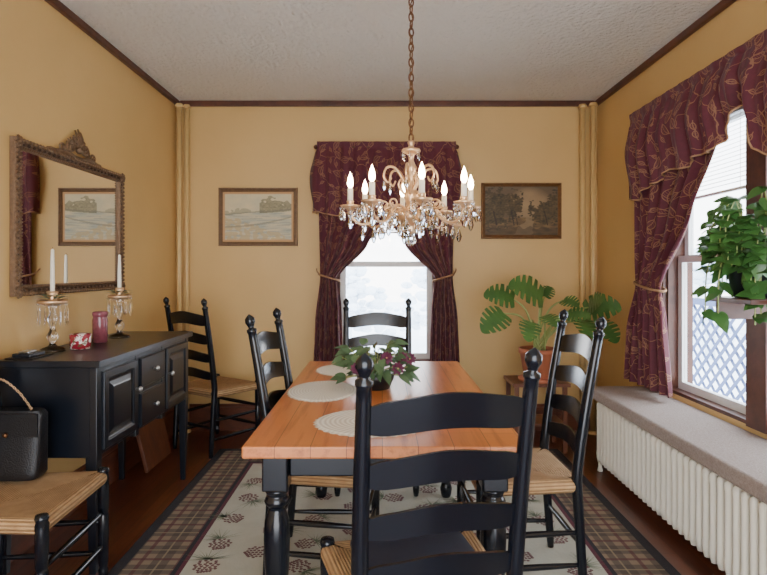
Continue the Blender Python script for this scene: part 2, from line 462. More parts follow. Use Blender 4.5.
# ------------------------------------------------------------------ curtains
def valance(b,M,w,zt,zbf,dep,nf,seed):
    rnd=random.Random(seed); ph=rnd.random()*6
    L=w+2*dep
    def fn(u,v):
        s=u*L
        if s<dep: p=Vector((-w/2,0,s)); n=Vector((-1,0,0)); k=s/dep
        elif s>dep+w: p=Vector((w/2,0,L-s)); n=Vector((1,0,0)); k=(L-s)/dep
        else: p=Vector((-w/2+s-dep,0,dep)); n=Vector((0,0,1)); k=1
        xx=(s-dep)/w
        zb=zbf(max(0,min(1,xx)))
        z=lerp(zt,zb,v)
        env=.35+.65*min(1,v*1.5)
        hd=1 if v>.1 else .4
        off=(.018*sin(2*pi*nf*u+ph+1.2*sin(5*u))+.007*sin(2*pi*nf*2.3*u+v*2))*env*hd+.035*sin(pi*min(1,v*1.15))*sstep(.0,.5,v)
        if abs(v-.1)<.03: off-=.008
        off=off*min(1,k+.15)
        p=p+n*off; p.y=z
        p.x*=1+.02*v
        p.z=max(p.z,.004)
        return p
    b.grid(fn,int(160*max(1,w)),26,M_fab,M,uvf=lambda u,v:(u*L*1.25,lerp(zt,zbf(max(0,min(1,(u*L-dep)/w))),v)))
    b.tube([fn(i/250,1.0) for i in range(251)],.005,M_cord,M,6)
def panel(b,M,uo,ui,tie_z,zt,zb,nf,dep,amp=.022,seed=0):
    def fn(s,t):
        z=lerp(zt,zb,t); a=uo(z);c=ui(z)
        k=math.exp(-((z-tie_z)/.12)**2)
        ss=s+ .012*sin(9*t+seed)*sin(pi*s)
        off=amp*(1-.45*k)*sin(2*pi*nf*ss+seed+.6*sin(4*t))+.008*sin(2*pi*nf*1.7*s+3*t)
        bulge=.03*k*sin(pi*s)
        return Vector((lerp(a,c,ss),z,max(.03,dep+off+bulge)))
    b.grid(fn,110,70,M_fab,M,uvf=lambda s,t:(s*.85+seed,lerp(zt,zb,t)+.05*sin(3*s)))
    pts=[]
    z=tie_z; a=uo(z);c=ui(z)
    sg=1 if c>a else -1
    for i in range(20):
        q=2*pi*i/20
        pts.append((lerp(a,c,.5)+ (abs(c-a)/2+.012)*cos(q)*1.0, z+ sg*(-.025)*cos(q)*1.0, max(.03,dep+.055*sin(q))))
    b.tube(pts,.008,M_cord,M,8,closed=True)
    b.tube(spline([(a-sg*.005,z+.02,dep*.9),(a-sg*.03,z+.05,.03),(a-sg*.035,z+.07,.004)],5),.005,M_cord,M,6)
def pw(ks):
    def f(z):
        if z>=ks[0][0]: return ks[0][1]
        for (z0,v0),(z1,v1) in zip(ks,ks[1:]):
            if z>=z1:
                t=(z0-z)/(z0-z1); return lerp(v0,v1,t*t*(3-2*t)*.5+t*.5)
        return ks[-1][1]
    return f
Mb=wallM((.035,YB,0),'back')
b=B('window_curtain')
b.tube([(-.57,2.28,.09),(.57,2.28,.09)],.012,M_woodtrim,Mb,10)
for x in (-.56,.56): b.tube([(x,2.28,.09),(x,2.28,.001)],.008,M_woodtrim,Mb,8)
for x in (-.56,.56): b.ball((x,2.28,.09),.02,M_woodtrim,Mb)
valance(b,Mb,1.10,2.32,lambda s:1.77-.03*abs(cos(pi*s))**4+.02*cos(6*pi*s),.11,11,3)
for sg in (-1,1):
    uo=pw([(2.26,sg*.53),(1.75,sg*.54),(1.24,sg*.53),(.9,sg*.57),(.45,sg*.59)])
    ui=pw([(2.26,sg*-.0),(1.72,sg*.01),(1.5,sg*.15),(1.24,sg*.385),(1.0,sg*.36),(.45,sg*.345)])
    panel(b,Mb,uo,ui,1.24,2.26,.56,6,.055,seed=1+sg)
b.done()
Mr=wallM((XR,2.58,0),'right')
b=B('window_curtain')
b.tube([(-1.12,2.28,.1),(1.0,2.28,.1)],.012,M_woodtrim,Mr,10)
for x in (-1.1,0,.98): b.tube([(x,2.28,.1),(x,2.28,.001)],.008,M_woodtrim,Mr,8)
def zb(s):
    k=[(0,1.75),(.08,1.76),(.2,1.84),(.38,1.87),(.47,1.92),(.525,2.04),(.555,2.04),(.575,1.84),(.62,1.74),(.75,1.72),(1,1.74)]
    for (a,va),(c,vc) in zip(k,k[1:]):
        if s<=c: return lerp(va,vc,(s-a)/(c-a))+.014*cos(2*pi*s*8)
    return 1.74
valance(b,Mr,2.14,2.31,zb,.14,17,5)
uo=pw([(2.26,-1.06),(1.75,-1.04),(1.2,-1.03),(.9,-1.14),(.5,-1.19)])
ui=pw([(2.26,-.05),(1.95,-.12),(1.6,-.38),(1.2,-.72),(1.0,-.68),(.5,-.60)])
panel(b,Mr,uo,ui,1.2,2.26,.57,6,.10,amp=.024,seed=2)
uo=pw([(2.26,1.0),(1.75,1.0),(1.2,.96),(.9,1.0),(.5,1.05)])
ui=pw([(2.26,.1),(1.95,.2),(1.6,.45),(1.2,.76),(1.0,.72),(.5,.68)])
panel(b,Mr,uo,ui,1.2,2.26,.57,6,.10,amp=.024,seed=4)
b.done()

# ------------------------------------------------------------------ radiator + ledge
b=B('window_ledge')
b.box((1.36,.3,.465),(1.749,3.70,.535),M_carpet)
b.done(bevel=.012)
b=B('cast_iron_radiator')
y=.5
while y<3.66:
    for x in (1.41,1.50,1.59):
        b.lathe([(.001,.055),(.012,.06),(.018,.09),(.019,.12),(.017,.14),(.017,.39),(.019,.41),(.018,.435),(.001,.455)],M_rad,T(x,y,0)@Matrix.Diagonal((1.25,1,1,1)),8)
    for z in (.11,.42):
        b.tube([(1.41,y,z),(1.59,y,z)],.017,M_rad,segs=8)
    y+=.052
for z in (.11,.42): b.tube([(1.50,.48,z),(1.50,3.66,z)],.018,M_rad,segs=10)
for y in (.55,2.1,3.62):
    for x in (1.41,1.59): b.lathe([(.014,0),(.018,.005),(.012,.03),(.012,.08)],M_rad,T(x,y,0),8)
b.tube([(1.50,3.64,.11),(1.50,3.74,.11),(1.50,3.76,.09),(1.50,3.76,0)],.015,M_rad)
for yy in (.6,2.0,3.5): b.box((1.40,yy-.01,.45),(1.74,yy+.01,.464),M_rad)
b.done()

# ------------------------------------------------------------------ chair
def make_chair():
    b=B('dining_chair')
    hb,ht=.195,.205
    def post(z,sx):
        y=0 if z<.46 else -.095*((z-.46)/.62)**1.25
        if z<.46: y=-.03*(1-z/.46)
        return Vector((sx*lerp(hb,ht,z/1.08),y,z))
    for sx in (-1,1):
        zs=[0,.03,.1,.2,.3,.4,.46,.5,.6,.7,.8,.9,1.0,1.03,1.035,1.045,1.05,1.06,1.075,1.09,1.1,1.108]
        rs=[.014,.016,.018,.019,.02,.021,.021,.021,.021,.0205,.020,.019,.018,.018,.021,.021,.011,.014,.021,.02,.011,.001]
        b.tube([post(z,sx) for z in zs],rs,M_black,segs=14)
        f=[(0,.013),(.02,.017),(.05,.02),(.06,.015),(.08,.019),(.2,.021),(.28,.021),(.29,.017),(.3,.021),(.43,.022),(.45,.019),(.462,.023),(.474,.02),(.478,.001)]
        b.tube([(sx*.225,.385,z) for z,r in f],[r for z,r in f],M_black,segs=14)
    for k,(zc,hh) in enumerate(((.955,.085),(.82,.075),(.69,.07),(.565,.065))):
        def fn(u,v,side):
            x=lerp(-1,1,u); 
            top=hh*.5+ (.022*(cos(pi*x)*.5+.5)-.006) - .012*(max(0,abs(x)-.8)/.2)
            bot=-hh*.5+ .016*(cos(pi*x)*.5+.5) + .006*(max(0,abs(x)-.8)/.2)
            z=zc+lerp(bot,top,v)
            p=post(z,1)
            return Vector((x*(p.x-.004),p.y-.028*(1-x*x)+side*.005,z))
        b.grid(lambda u,v:fn(u,v,1),24,3,M_black); b.grid(lambda u,v:fn(1-u,v,-1),24,3,M_black)
        b.grid(lambda u,v:fn(u,1,lerp(1,-1,v)),24,1,M_black,smooth=False); b.grid(lambda u,v:fn(u,0,lerp(-1,1,v)),24,1,M_black,smooth=False)
    def rung(p,q,r=.010,fat=True):
        p=Vector(p);q=Vector(q); n=10
        b.tube([p.lerp(q,i/n) for i in range(n+1)],[r*(.75+.5*sin(pi*i/n)) for i in range(n+1)],M_black,segs=10)
    for z in (.15,.29): rung((-.225,.385,z),(.225,.385,z),.011)
    for z in (.12,.25):
        for sx in (-1,1): rung((sx*.225,.385,z),tuple(post(z,sx)),.010)
    rung(tuple(post(.2,-1)),tuple(post(.2,1)))
    C=[Vector((-.195,.0,.435)),Vector((.195,.0,.435)),Vector((.228,.385,.435)),Vector((-.228,.385,.435))]
    for i in range(4): b.tube([C[i],C[(i+1)%4]],.013,M_black,segs=8)
    cen=Vector((0,.2,.450))
    for i in range(4):
        p,q=C[i],C[(i+1)%4]; out=((p+q)/2-cen); out.z=0; out.normalize(); dist=((p+q)/2-cen).length
        pr=[(.0,-.028),(.014,-.02),(.021,-.004),(.02,.012),(.010,.024),(-.004,.028)]
        def fn(u,v):
            n=len(pr)-1
            if v<.4:
                t=v/.4*n; k=min(n-1,int(t)); f=t-k
                o=lerp(pr[k][0],pr[k+1][0],f); z=lerp(pr[k][1],pr[k+1][1],f)
                P=p.lerp(q,.03+.94*u)+out*o
                P.z=.435+z; return P
            t=(v-.4)/.6
            P=p.lerp(q,.03+.94*u)+out*(-.004)
            P=P.lerp(p.lerp(q,u),min(1,t*4))
            Q=P.lerp(cen,t); Q.z=.463-.012*sin(pi*t*.5)-.004*t
            return Q
        b.grid(fn,16,14,M_rush,uvf=lambda u,v:(u,(v*.12 if v<.4 else .048+(v-.4)/.6*dist)))
        b.add([C[0]-Vector((0,0,.012)),C[1]-Vector((0,0,.012)),C[2]-Vector((0,0,.012)),C[3]-Vector((0,0,.012))],[(0,3,2,1)],M_rush,False) if i==0 else None
    U=[Vector((c.x*.97,.012+(c.y)*.94,.444)) for c in C]
    b.add(U,[(0,1,2,3)],M_rush,False)
    return b.mesh()
chair_me=make_chair()
def chair(x,y,ang,z=0):
    o=bpy.data.objects.new('dining_chair',chair_me); o.location=(x,y,z); o.rotation_euler=(0,0,radians(ang)); SC.collection.objects.link(o); return o
RZT=.0085
chair(.14,1.38,13,RZT)
chair(-.435,2.52,-95,RZT)
chair(.765,2.42,90+2,RZT)
chair(-.03,3.59,180,RZT)
chair(-1.33,4.00,-33)
chair(-1.54,2.10,-88)
b=B('seat_cushion')
b.M=T(.14,1.38,RZT)@RZ(radians(13))
def cf(u,v):
    a=2*pi*u
    w=lerp(.155,.185,(sin(a)+1)/2)
    e=lambda c:math.copysign(abs(c)**.5,c)
    r=sin(pi*v); zz=.489+ -.022*cos(pi*v)
    rr=(r**.35) if r>0 else 0
    return Vector((w*e(cos(a))*rr,.20+.17*e(sin(a))*rr,zz))
b.grid(cf,36,14,M_navy)
b.done()

# ------------------------------------------------------------------ table
b=B('dining_table')
tz=RZT
b.box((-.43,1.71,.722),(.45,3.32,.76),M_pine)
LX=(-.345,.365); LY=(1.84,3.19)
for x in LX:
    for y in LY:
        b.box((x-.042,y-.042,.585),(x+.042,y+.042,.722),M_black)
        pr=[(.024,tz),(.03,tz+.02),(.034,.06),(.028,.08),(.022,.10),(.036,.125),(.03,.14),(.026,.155),(.032,.22),(.040,.33),(.043,.42),(.040,.48),(.028,.515),(.026,.525),(.038,.535),(.041,.545),(.036,.557),(.03,.565),(.038,.575),(.04,.586)]
        b.lathe(pr,M_black,T(x,y,0),24)
for y in LY: b.box((LX[0]+.042,y-.012,.625),(LX[1]-.042,y+.012,.722),M_black)
for x in LX: b.box((x-.012,LY[0]+.042,.625),(x+.012,LY[1]-.042,.722),M_black)
b.done(bevel=.006)

def placemat(x,y,rx,ry,ang=0):
    b=B('woven_placemat')
    def fn(u,v):
        a=-2*pi*u; r=v; sc=1+(.025*cos(a*36) if v>.97 else 0)
        return Vector((rx*r*cos(a)*sc,ry*r*sin(a)*sc,.7605+.005*(1-max(0,v-.96)/.04*1.0)))
    b.grid(fn,160,20,M_place,T(x,y,0)@RZ(ang)); b.done()
placemat(-.03,1.985,.21,.18); placemat(-.265,2.50,.155,.21); placemat(-.20,3.02,.155,.18)

# ------------------------------------------------------------------ leaves
def leaf(b,pos,d,up,L,W,mat,kind='heart',droop=.25,fold=.15,M=None):
    pos=Vector(pos); d=Vector(d).normalized(); up=Vector(up); up=(up-d*up.dot(d))
    up = up.normalized() if up.length>1e-4 else d.orthogonal().normalized()
    s=d.cross(up)
    if kind=='monstera': n=40
    else: n=8
    vs=[];
    for i in range(n+1):
        t=i/n
        if kind=='heart': w=W*.5*(sin(pi*min(1,t*.93+.07))**.7)*(1.25-.75*t) if i<n else .0008
        elif kind=='monstera':
            w=W*.5*(max(0,sin(pi*(t*.9+.1)))**.55)*(1.12-.45*t)
            ph=(t*6.2+.15)%1
            if ph<.26 and .12<t<.95: w*=.42
            if i==n: w=.001
        else: w=W*.5*sin(pi*t)+.0005
        m=pos+d*L*t-Vector((0,0,1))*droop*L*t*t
        back = -d*(w*.35*(1-t)) if kind!='lance' else Vector((0,0,0))
        if kind=='monstera': back=d*w*.35*(t-.35)
        for k in (-1,-.5,0,.5,1):
            vs.append(m+s*w*k+up*(abs(k)**1.3*w*fold*2)*1.0+back*abs(k)- up*(w*.25*max(0,abs(k)-.5)))
    fs=[]
    for i in range(n):
        for k in range(4):
            a=i*5+k; fs.append((a,a+1,a+6,a+5))
    b.add(vs,fs,mat,True,M)

PX,PY=1.12,4.02
b=B('potted_monstera')
b.lathe([(.09,.53),(.098,.535),(.125,.70),(.135,.705),(.135,.74),(.12,.74),(.118,.715),(.001,.715)],M_terra,T(PX,PY,0),28)
b.lathe([(.12,.505),(.135,.51),(.14,.53),(.09,.53)],M_terra,T(PX,PY,0),28)
b.lathe([(.117,.716),(.06,.725),(.001,.722)],M_soil,T(PX,PY,0),20)
mon=[
 ((1.14,3.98,1.10),(-.75,-.35,.55),.36,.27),
 ((.84,3.85,1.00),(-.7,-.5,-.2),.22,.22),
 ((.93,3.95,1.09),(-.7,-.2,.35),.26,.22),
 ((1.27,3.92,1.09),(.3,-.5,.0),.13,.14),
 ((1.46,4.02,1.00),(.45,-.4,.3),.28,.26),
 ((1.53,3.96,.93),(.2,-.7,-.25),.20,.20),
 ((1.44,3.90,1.04),(.1,-.4,.3),.20,.20),
 ((1.00,3.75,.95),(-.25,-.6,-.25),.17,.16),
 ((1.22,4.2,1.10),(.1,-.3,.5),.14,.13),
 ((1.38,3.82,.96),(-.1,-.6,-.2),.19,.18),
 ((1.10,3.78,.99),(.2,-.7,-.1),.14,.14),
 ((1.28,3.84,.99),(.5,-.5,.2),.16,.15),
]
for (p,d,L,W) in mon:
    p=Vector(p); base=Vector((PX+random.uniform(-.04,.04),PY+random.uniform(-.04,.04),.72))
    mid=base.lerp(p,.5)+Vector((0,0,.10))
    b.tube(spline([base,mid,p],8),[.007]*13+[.005]*4,M_stem,segs=7)
    up=Vector((0,-.75,.65))
    leaf(b,p,d,up,L,W,M_leaf,'monstera',droop=.3,fold=.08)
b.done((PX,PY,.5))
b=B('plant_stand')
sy=PY+.06
b.box((PX-.2,sy-.17,.48),(PX+.2,sy+.16,.504),M_board)
b.box((PX-.18,sy-.14,.2),(PX+.18,sy+.14,.215),M_board)
for sx in (-1,1):
    for s2 in (-1,1): b.box((PX+sx*.17-.015,sy+s2*.13-.015,.0085),(PX+sx*.17+.015,sy+s2*.13+.015,.48),M_board)
b.done(bevel=.003)

b=B('bracket_shelf')
b.box((1.45,2.20,1.163),(1.727,2.52,1.183),M_woodtrim)
b.box((1.50,2.505,1.08),(1.727,2.52,1.163),M_woodtrim)
b.done(bevel=.003)
b=B('potted_pothos')
qx,qy=1.57,2.36
b.lathe([(.07,1.184),(.082,1.19),(.1,1.29),(.108,1.295),(.108,1.315),(.098,1.315),(.095,1.29),(.001,1.29)],M_darkpot,T(qx,qy,0),26)
b.lathe([(.094,1.291),(.04,1.30),(.001,1.297)],M_soil,T(qx,qy,0),16)
rnd=random.Random(4)
for i in range(34):
    a=rnd.uniform(0,2*pi)
    if i%3: a=rnd.uniform(.6*pi,1.5*pi)
    r=rnd.uniform(.06,.16); top=rnd.uniform(.05,.33); dn=rnd.choice([0,0,.1,.18,.24]) if i%2==0 else 0
    if dn>0: top=min(top,.12)
    ca,sa=cos(a),sin(a)
    P=[Vector((qx+.03*ca,qy+.03*sa,1.297)),Vector((qx+r*.7*ca,qy+r*.7*sa,1.30+top)),Vector((qx+(r+.03)*ca,qy+(r+.03)*sa,1.30+top*.7-dn*.3)),Vector((qx+(r+.04)*ca,qy+(r+.04)*sa,1.28+top*.4-dn))]
    for p in P: p.x=min(p.x,1.68)
    S=spline(P,5); b.tube(S,.003,M_stem,segs=5)
    for j in range(4,len(S),2):
        for q in range(2):
            dv=Vector((ca*.6+rnd.uniform(-.8,.8),sa*.6+rnd.uniform(-.8,.8),rnd.uniform(-.7,.3)))
            if S[j].x>1.62: dv.x=-abs(dv.x)
            leaf(b,S[j],dv,(rnd.uniform(-.6,0),rnd.uniform(-.9,-.1),1),rnd.uniform(.05,.085),rnd.uniform(.045,.065),M_leaf2,'heart',.2,.12)
b.done((qx,qy,1.19))

b=B('flower_centerpiece')
cx,cyy=-.03,2.55
b.lathe([(.05,.7605),(.065,.765),(.085,.81),(.09,.835),(.082,.835),(.001,.825)],M_darkpot,T(cx,cyy,0),22)
rnd=random.Random(9)
for i in range(130):
    a=rnd.uniform(0,2*pi); e=rnd.uniform(-.25,1.5); r=rnd.uniform(.06,.15)
    p=Vector((cx+.0+r*cos(a)*cos(e*.8)*1.15,cyy+r*sin(a)*cos(e*.8),.84+r*.95*sin(e)))
    d=Vector((cos(a),sin(a),rnd.uniform(-.6,.7)))
    leaf(b,p,d,(rnd.uniform(-.5,.5),-.6,.8),rnd.uniform(.045,.07),rnd.uniform(.03,.042),M_leaf3,'heart',.25,.12)
    if i%3==0: b.tube([(cx,cyy,.83),p],.002,M_stem,segs=5)
for (dx,dy,dz) in ((.12,-.06,.06),(.10,-.10,.02),(.155,-.02,.05),(.05,-.12,.07),(-.08,-.1,.02)):
    c=Vector((cx+dx,cyy+dy,.85+dz))
    for ly,(rr,nn) in enumerate(((.032,9),(.022,7))):
        for k in range(nn):
            a=2*pi*k/nn+ly; leaf(b,c,(cos(a),-.35-.3*ly,sin(a)+.2),(0,-1,.3),rr,.016,M_flower,'lance',.05,.1)
    b.ball(c+Vector((0,-.01,0)),.004,M_gold,segs=8)
b.done((cx,cyy,.76))

# ------------------------------------------------------------------ rug
b=B('area_rug')
rx0,rx1,ry0,ry1=-1.17,1.27,.75,4.05
def ring(o,i,mat,z):
    X0,X1,Y0,Y1=rx0+o,rx1-o,ry0+o,ry1-o; x0,x1,y0,y1=rx0+i,rx1-i,ry0+i,ry1-i
    vs=[(X0,Y0,z),(X1,Y0,z),(X1,Y1,z),(X0,Y1,z),(x0,y0,z),(x1,y0,z),(x1,y1,z),(x0,y1,z)]
    b.add(vs,[(0,1,5,4),(1,2,6,5),(2,3,7,6),(3,0,4,7)],mat,False)
zr=.0075
b.add([(rx0,ry0,0.001),(rx1,ry0,.001),(rx1,ry1,.001),(rx0,ry1,.001),(rx0,ry0,zr),(rx1,ry0,zr),(rx1,ry1,zr),(rx0,ry1,zr)],[(0,3,2,1),(0,1,5,4),(1,2,6,5),(2,3,7,6),(3,0,4,7)],M_rugk,False)
ring(0,.05,M_rugk,zr); ring(.05,.27,M_plaid,zr); ring(.27,.29,M_rugk,zr); ring(.29,.31,M_rugr,zr)
i=.31
b.add([(rx0+i,ry0+i,zr),(rx1-i,ry0+i,zr),(rx1-i,ry1-i,zr),(rx0+i,ry1-i,zr)],[(0,1,2,3)],M_rugc,False)
rnd=random.Random(21)
zz=zr+.0006
def flat(pts,mat,M): b.add([(p[0],p[1],zz) for p in pts],[tuple(range(len(pts)))],mat,False,M)
def cone(x,y,a,s):
    M=T(x,y,0)@RZ(a)@Matrix.Diagonal((s,s,1,1))
    for r in range(7):
        yy=-.045+r*.014; wid=.036*sin(pi*(r+1.2)/8.4)+.006; n=5 if r<5 else 3
        for k in range(n):
            xx=lerp(-wid,wid,k/(n-1))+(.004 if r%2 else -.004)
            flat([(xx-.008,yy),(xx,yy-.008),(xx+.008,yy),(xx+.005,yy+.007),(xx-.005,yy+.007)],M_cone,M)
    for k in range(26):
        an=pi*.5+rnd.uniform(-1.7,1.7); L=rnd.uniform(.05,.12)
        x0,y0=0,.05
        dx,dy=cos(an),sin(an)
        flat([(x0-dy*.002,y0+dx*.002),(x0+dx*L,y0+dy*L),(x0+dy*.002,y0-dx*.002)],M_needle,M)
gx=rx0+.42
row=0
while gx<rx1-.38:
    gy=ry0+.42+(row%2)*.12
    while gy<ry1-.4:
        cone(gx+rnd.uniform(-.03,.03),gy+rnd.uniform(-.03,.03),rnd.uniform(0,6.28),rnd.uniform(.95,1.15)); gy+=.25
    gx+=.20; row+=1
b.done()

# ------------------------------------------------------------------ sideboard
b=B('sideboard')
sx0,sx1,sy0,sy1=XL+.025,-1.215,2.38,3.50
zb_,zt_=.50,.885
b.box((sx0-.003,sy0-.015,zt_),(sx1+.025,sy1+.025,.915),M_blackf)
b.box((sx0,sy0,zb_),(sx1,sy1,zt_),M_blackf)
for x in (sx0+.025,sx1-.02):
    for y in (sy0+.02,sy1-.02,):
        b.add([(x-.024,y-.024,zb_),(x+.024,y-.024,zb_),(x+.024,y+.024,zb_),(x-.024,y+.024,zb_),(x-.014,y-.014,0),(x+.014,y-.014,0),(x+.014,y+.014,0),(x-.014,y+.014,0)],[(0,1,5,4),(1,2,6,5),(2,3,7,6),(3,0,4,7),(4,5,6,7)],M_blackf,False)
for y in (sy0+.02,sy1-.02,sy0+.395,sy1-.395):
    b.box((sx1-.03,y-.022,zb_-.02),(sx1+.004,y+.022,zt_),M_blackf)
Mf=lambda y,z:wallM((sx1,y,z),'left')
def raised(y,z,w,h):
    b.rings(w,h,[(0,0),(0,.014),(.004,.016),(.035,.016),(.04,.008),(.055,.006),(.075,.016),(.08,.017)],M_blackf,Mf(y,z))
    b.add([(-w/2+.08,-h/2+.08,.017),(w/2-.08,-h/2+.08,.017),(w/2-.08,h/2-.08,.017),(-w/2+.08,h/2-.08,.017)],[(0,1,2,3)],M_blackf,False,Mf(y,z))
raised(sy0+.207,.69,.325,.34); raised(sy1-.207,.69,.325,.34)
def knob(y,z): b.lathe([(.006,0),(.006,.016),(.013,.022),(.014,.028),(.008,.034),(.001,.035)],M_steel,Mf(y,z)@T(0,0,.012),14)
ym=(sy0+sy1)/2
for z,h in ((.785,.15),(.60,.17)):
    b.rings(.31,h,[(0,0),(0,.012),(.006,.018),(.012,.018)],M_blackf,Mf(ym,z))
    b.add([(-.143,-h/2+.012,.018),(.143,-h/2+.012,.018),(.143,h/2-.012,.018),(-.143,h/2-.012,.018)],[(0,1,2,3)],M_blackf,False,Mf(ym,z))
    knob(ym,z)
knob(sy0+.35,.72); knob(sy1-.35,.72)
b.done(bevel=.003)
ST=.915
def candlestick(x,y,hc):
    b=B('crystal_candlestick'); M=T(x,y,ST)@Matrix.Diagonal((1,1,1.13,1))
    b.lathe([(.055,0),(.058,.004),(.05,.012),(.02,.022),(.012,.03),(.022,.05),(.026,.065),(.014,.085),(.01,.1),(.02,.125),(.022,.14),(.012,.16),(.016,.18),(.02,.19)],M_crystal,M,16)
    b.lathe([(.02,.19),(.06,.2),(.066,.212),(.05,.214),(.022,.208),(.018,.215),(.022,.235),(.026,.25),(.016,.252),(.012,.245)],M_gold,M,20)
    for k in range(12):
        a=2*pi*k/12
        b.ball((.062*cos(a),.062*sin(a),.196),.004,M_crystal,M,6)
        b.lathe([(.001,.19),(.007,.165),(.006,.125),(.001,.108)],M_crystal,M@T(.062*cos(a),.062*sin(a),0),6,False)
    for k in range(26):
        a=2*pi*k/26+.2
        leaf(b,(x+.03*cos(a),y+.03*sin(a),ST+1.13*.212+.010*(k%3)),(cos(a),sin(a),.4),(0,0,1),.05,.024,M_leaf3 if k%3 else M_gold,'lance',.2,.1)
    b.lathe([(.0105,.23),(.0105,.27),(.009,.25+hc*.6),(.007,.25+hc),(.001,.255+hc)],M_candle,M,14)
    b.tube([(0,0,.25+hc),(0,.001,.262+hc)],.001,M_soil,M,5)
    b.done((x,y,ST))
candlestick(-1.565,2.66,.175); candlestick(-1.50,3.20,.165)
b=B('ceramic_sugar_bowl')
def floral():
    m,nt,bs=newmat('red_floral_ceramic')
    f=noise(nt,45,2,objco(nt)); g=noise(nt,70,2,objco(nt))
    c=mixn(nt,mth(nt,'GREATER_THAN',f,.53),srgb(150,36,52),srgb(232,214,206))
    c=mixn(nt,mth(nt,'MULTIPLY',mth(nt,'GREATER_THAN',g,.6),.8),c,srgb(92,96,60))
    nt.links.new(c,bs.inputs['Base Color']); bs.inputs['Roughness'].default_value=.2; return m
M_red=floral()
b.lathe([(.04,0),(.046,.003),(.048,.03),(.049,.068),(.047,.074),(.043,.072),(.042,.02),(.001,.015)],M_red,T(-1.475,2.74,ST),24)
b.lathe([(.043,.070),(.035,.076),(.001,.078)],M_red,T(-1.475,2.74,ST),24)
b.done()
b=B('jar_candle')
M_pinkgl=plain('rose_wax_glass',srgb(132,70,80),.15,var=.45,nscale=50)
b.lathe([(.033,0),(.037,.004),(.038,.12),(.034,.135),(.035,.14),(.038,.145),(.038,.16),(.032,.165),(.001,.167)],M_pinkgl,T(-1.50,2.98,ST),22)
b.done()
b=B('mobile_phone')
b.box((-1.62,2.40,ST),(-1.50,2.56,ST+.006),M_leather); b.box((-1.60,2.42,ST+.006),(-1.52,2.53,ST+.022),M_darkpot)
b.box((-1.585,2.44,ST+.022),(-1.54,2.50,ST+.03),M_steel)
b.done(bevel=.003)

b=B('wooden_table_leaf')
b.M=T(XL+.15,3.58,.002)@Matrix.Rotation(radians(-14),4,'Y')
b.box((-.0,0,0),(.022,.40,.42),M_board)
b.done(bevel=.003)

b=B('handbag')
hx,hy,hz=-1.48,2.25,.470
def bagf(u,v):
    a=2*pi*u; e=lambda c:math.copysign(abs(c)**.45,c)
    w=lerp(.12,.13,v); d=lerp(.055,.035,v)
    k=1 if 0.02<v<.98 else .9
    z=v*.27+ .02*sin(pi*v)*cos(a*3)*.2
    return Vector((hx+w*e(cos(a))*k,hy+d*e(sin(a))*k,hz+z))
b.grid(bagf,48,16,M_leather)
b.add([bagf(i/24,0) for i in range(24)],[tuple(range(24))[::-1]],M_leather,False)
b.add([bagf(i/24,1) for i in range(24)],[tuple(range(24))],M_leather,False)
b.box((hx-.12,hy-.044,hz+.17),(hx+.12,hy-.036,hz+.262),M_leather)
b.ball((hx,hy-.05,hz+.18),.01,M_brass)
P=spline([(hx-.12,hy,hz+.26),(hx-.10,hy,hz+.36),(hx-.05,hy,hz+.39),(hx+.02,hy,hz+.34),(hx+.08,hy,hz+.26)],10)
for i in range(len(P)-1):
    c=(P[i]+P[i+1])/2; t=(P[i+1]-P[i]).normalized()
    rot=t.to_track_quat('Z','Y').to_matrix().to_4x4()
    ang=pi/2*(i%2)
    b.tube([(.004*cos(q),0,.0065*sin(q)) for q in [2*pi*k/10 for k in range(10)]],.0016,M_gold,Matrix.Translation(c)@rot@RZ(ang),6,closed=True)
b.done((hx,hy,hz))

# ------------------------------------------------------------------ mirror
b=B('ornate_wall_mirror')
w,h=1.05,.72
Mm=wallM((XL+.002,3.025,1.54),'left')
b.rings(w,h,[(0,0),(0,.018),(.006,.026),(.014,.028),(.020,.022),(.032,.018),(.038,.024),(.044,.025),(.048,.016),(.052,.010)],M_silverframe,Mm)
b.add([(-w/2+.048,-h/2+.048,.010),(w/2-.048,-h/2+.048,.010),(w/2-.048,h/2-.048,.010),(-w/2+.048,h/2-.048,.010)],[(0,1,2,3)],M_mirror,False,Mm)
def along(n,ins,fn):
    for k in range(n[0]):
        x=lerp(-w/2+ins,w/2-ins,k/(n[0]-1)); fn(x,-h/2+ins,0); fn(x,h/2-ins,0)
    for k in range(1,n[1]-1):
        y=lerp(-h/2+ins,h/2-ins,k/(n[1]-1)); fn(-w/2+ins,y,1); fn(w/2-ins,y,1)
along((44,30),.010,lambda x,y,s:b.ball((x,y,.028),.0105,M_silverframe,Mm,8,sc=(1,1,.8)))
along((60,42),.042,lambda x,y,s:b.ball((x,y,.026),.006,M_silverframe,Mm,6))
def lf(x,y,s):
    b.ball((x,y,.021),.008,M_darkframe,Mm,6,sc=(1.6,1,.8) if not s else (1,1.6,.8))
along((26,18),.026,lf)
for sxx in (-1,1):
    for syy in (-1,1):
        c=Vector((sxx*(w/2-.02),syy*(h/2-.02),.03))
        for k in range(7):
            a=2*pi*k/7; b.ball((c.x+.02*cos(a),c.y+.02*sin(a),.03),.011,M_silverframe,Mm,8,sc=(1,1,.6))
        b.ball((c.x,c.y,.034),.012,M_silverframe,Mm,8)
ty=h/2
def spiral(cx,cy,r0,turn,a0,dirn,n=28):
    return [(cx+r0*(1-.85*i/n)*cos(a0+dirn*turn*i/n),cy+r0*(1-.85*i/n)*sin(a0+dirn*turn*i/n),.02+.006*i/n) for i in range(n+1)]
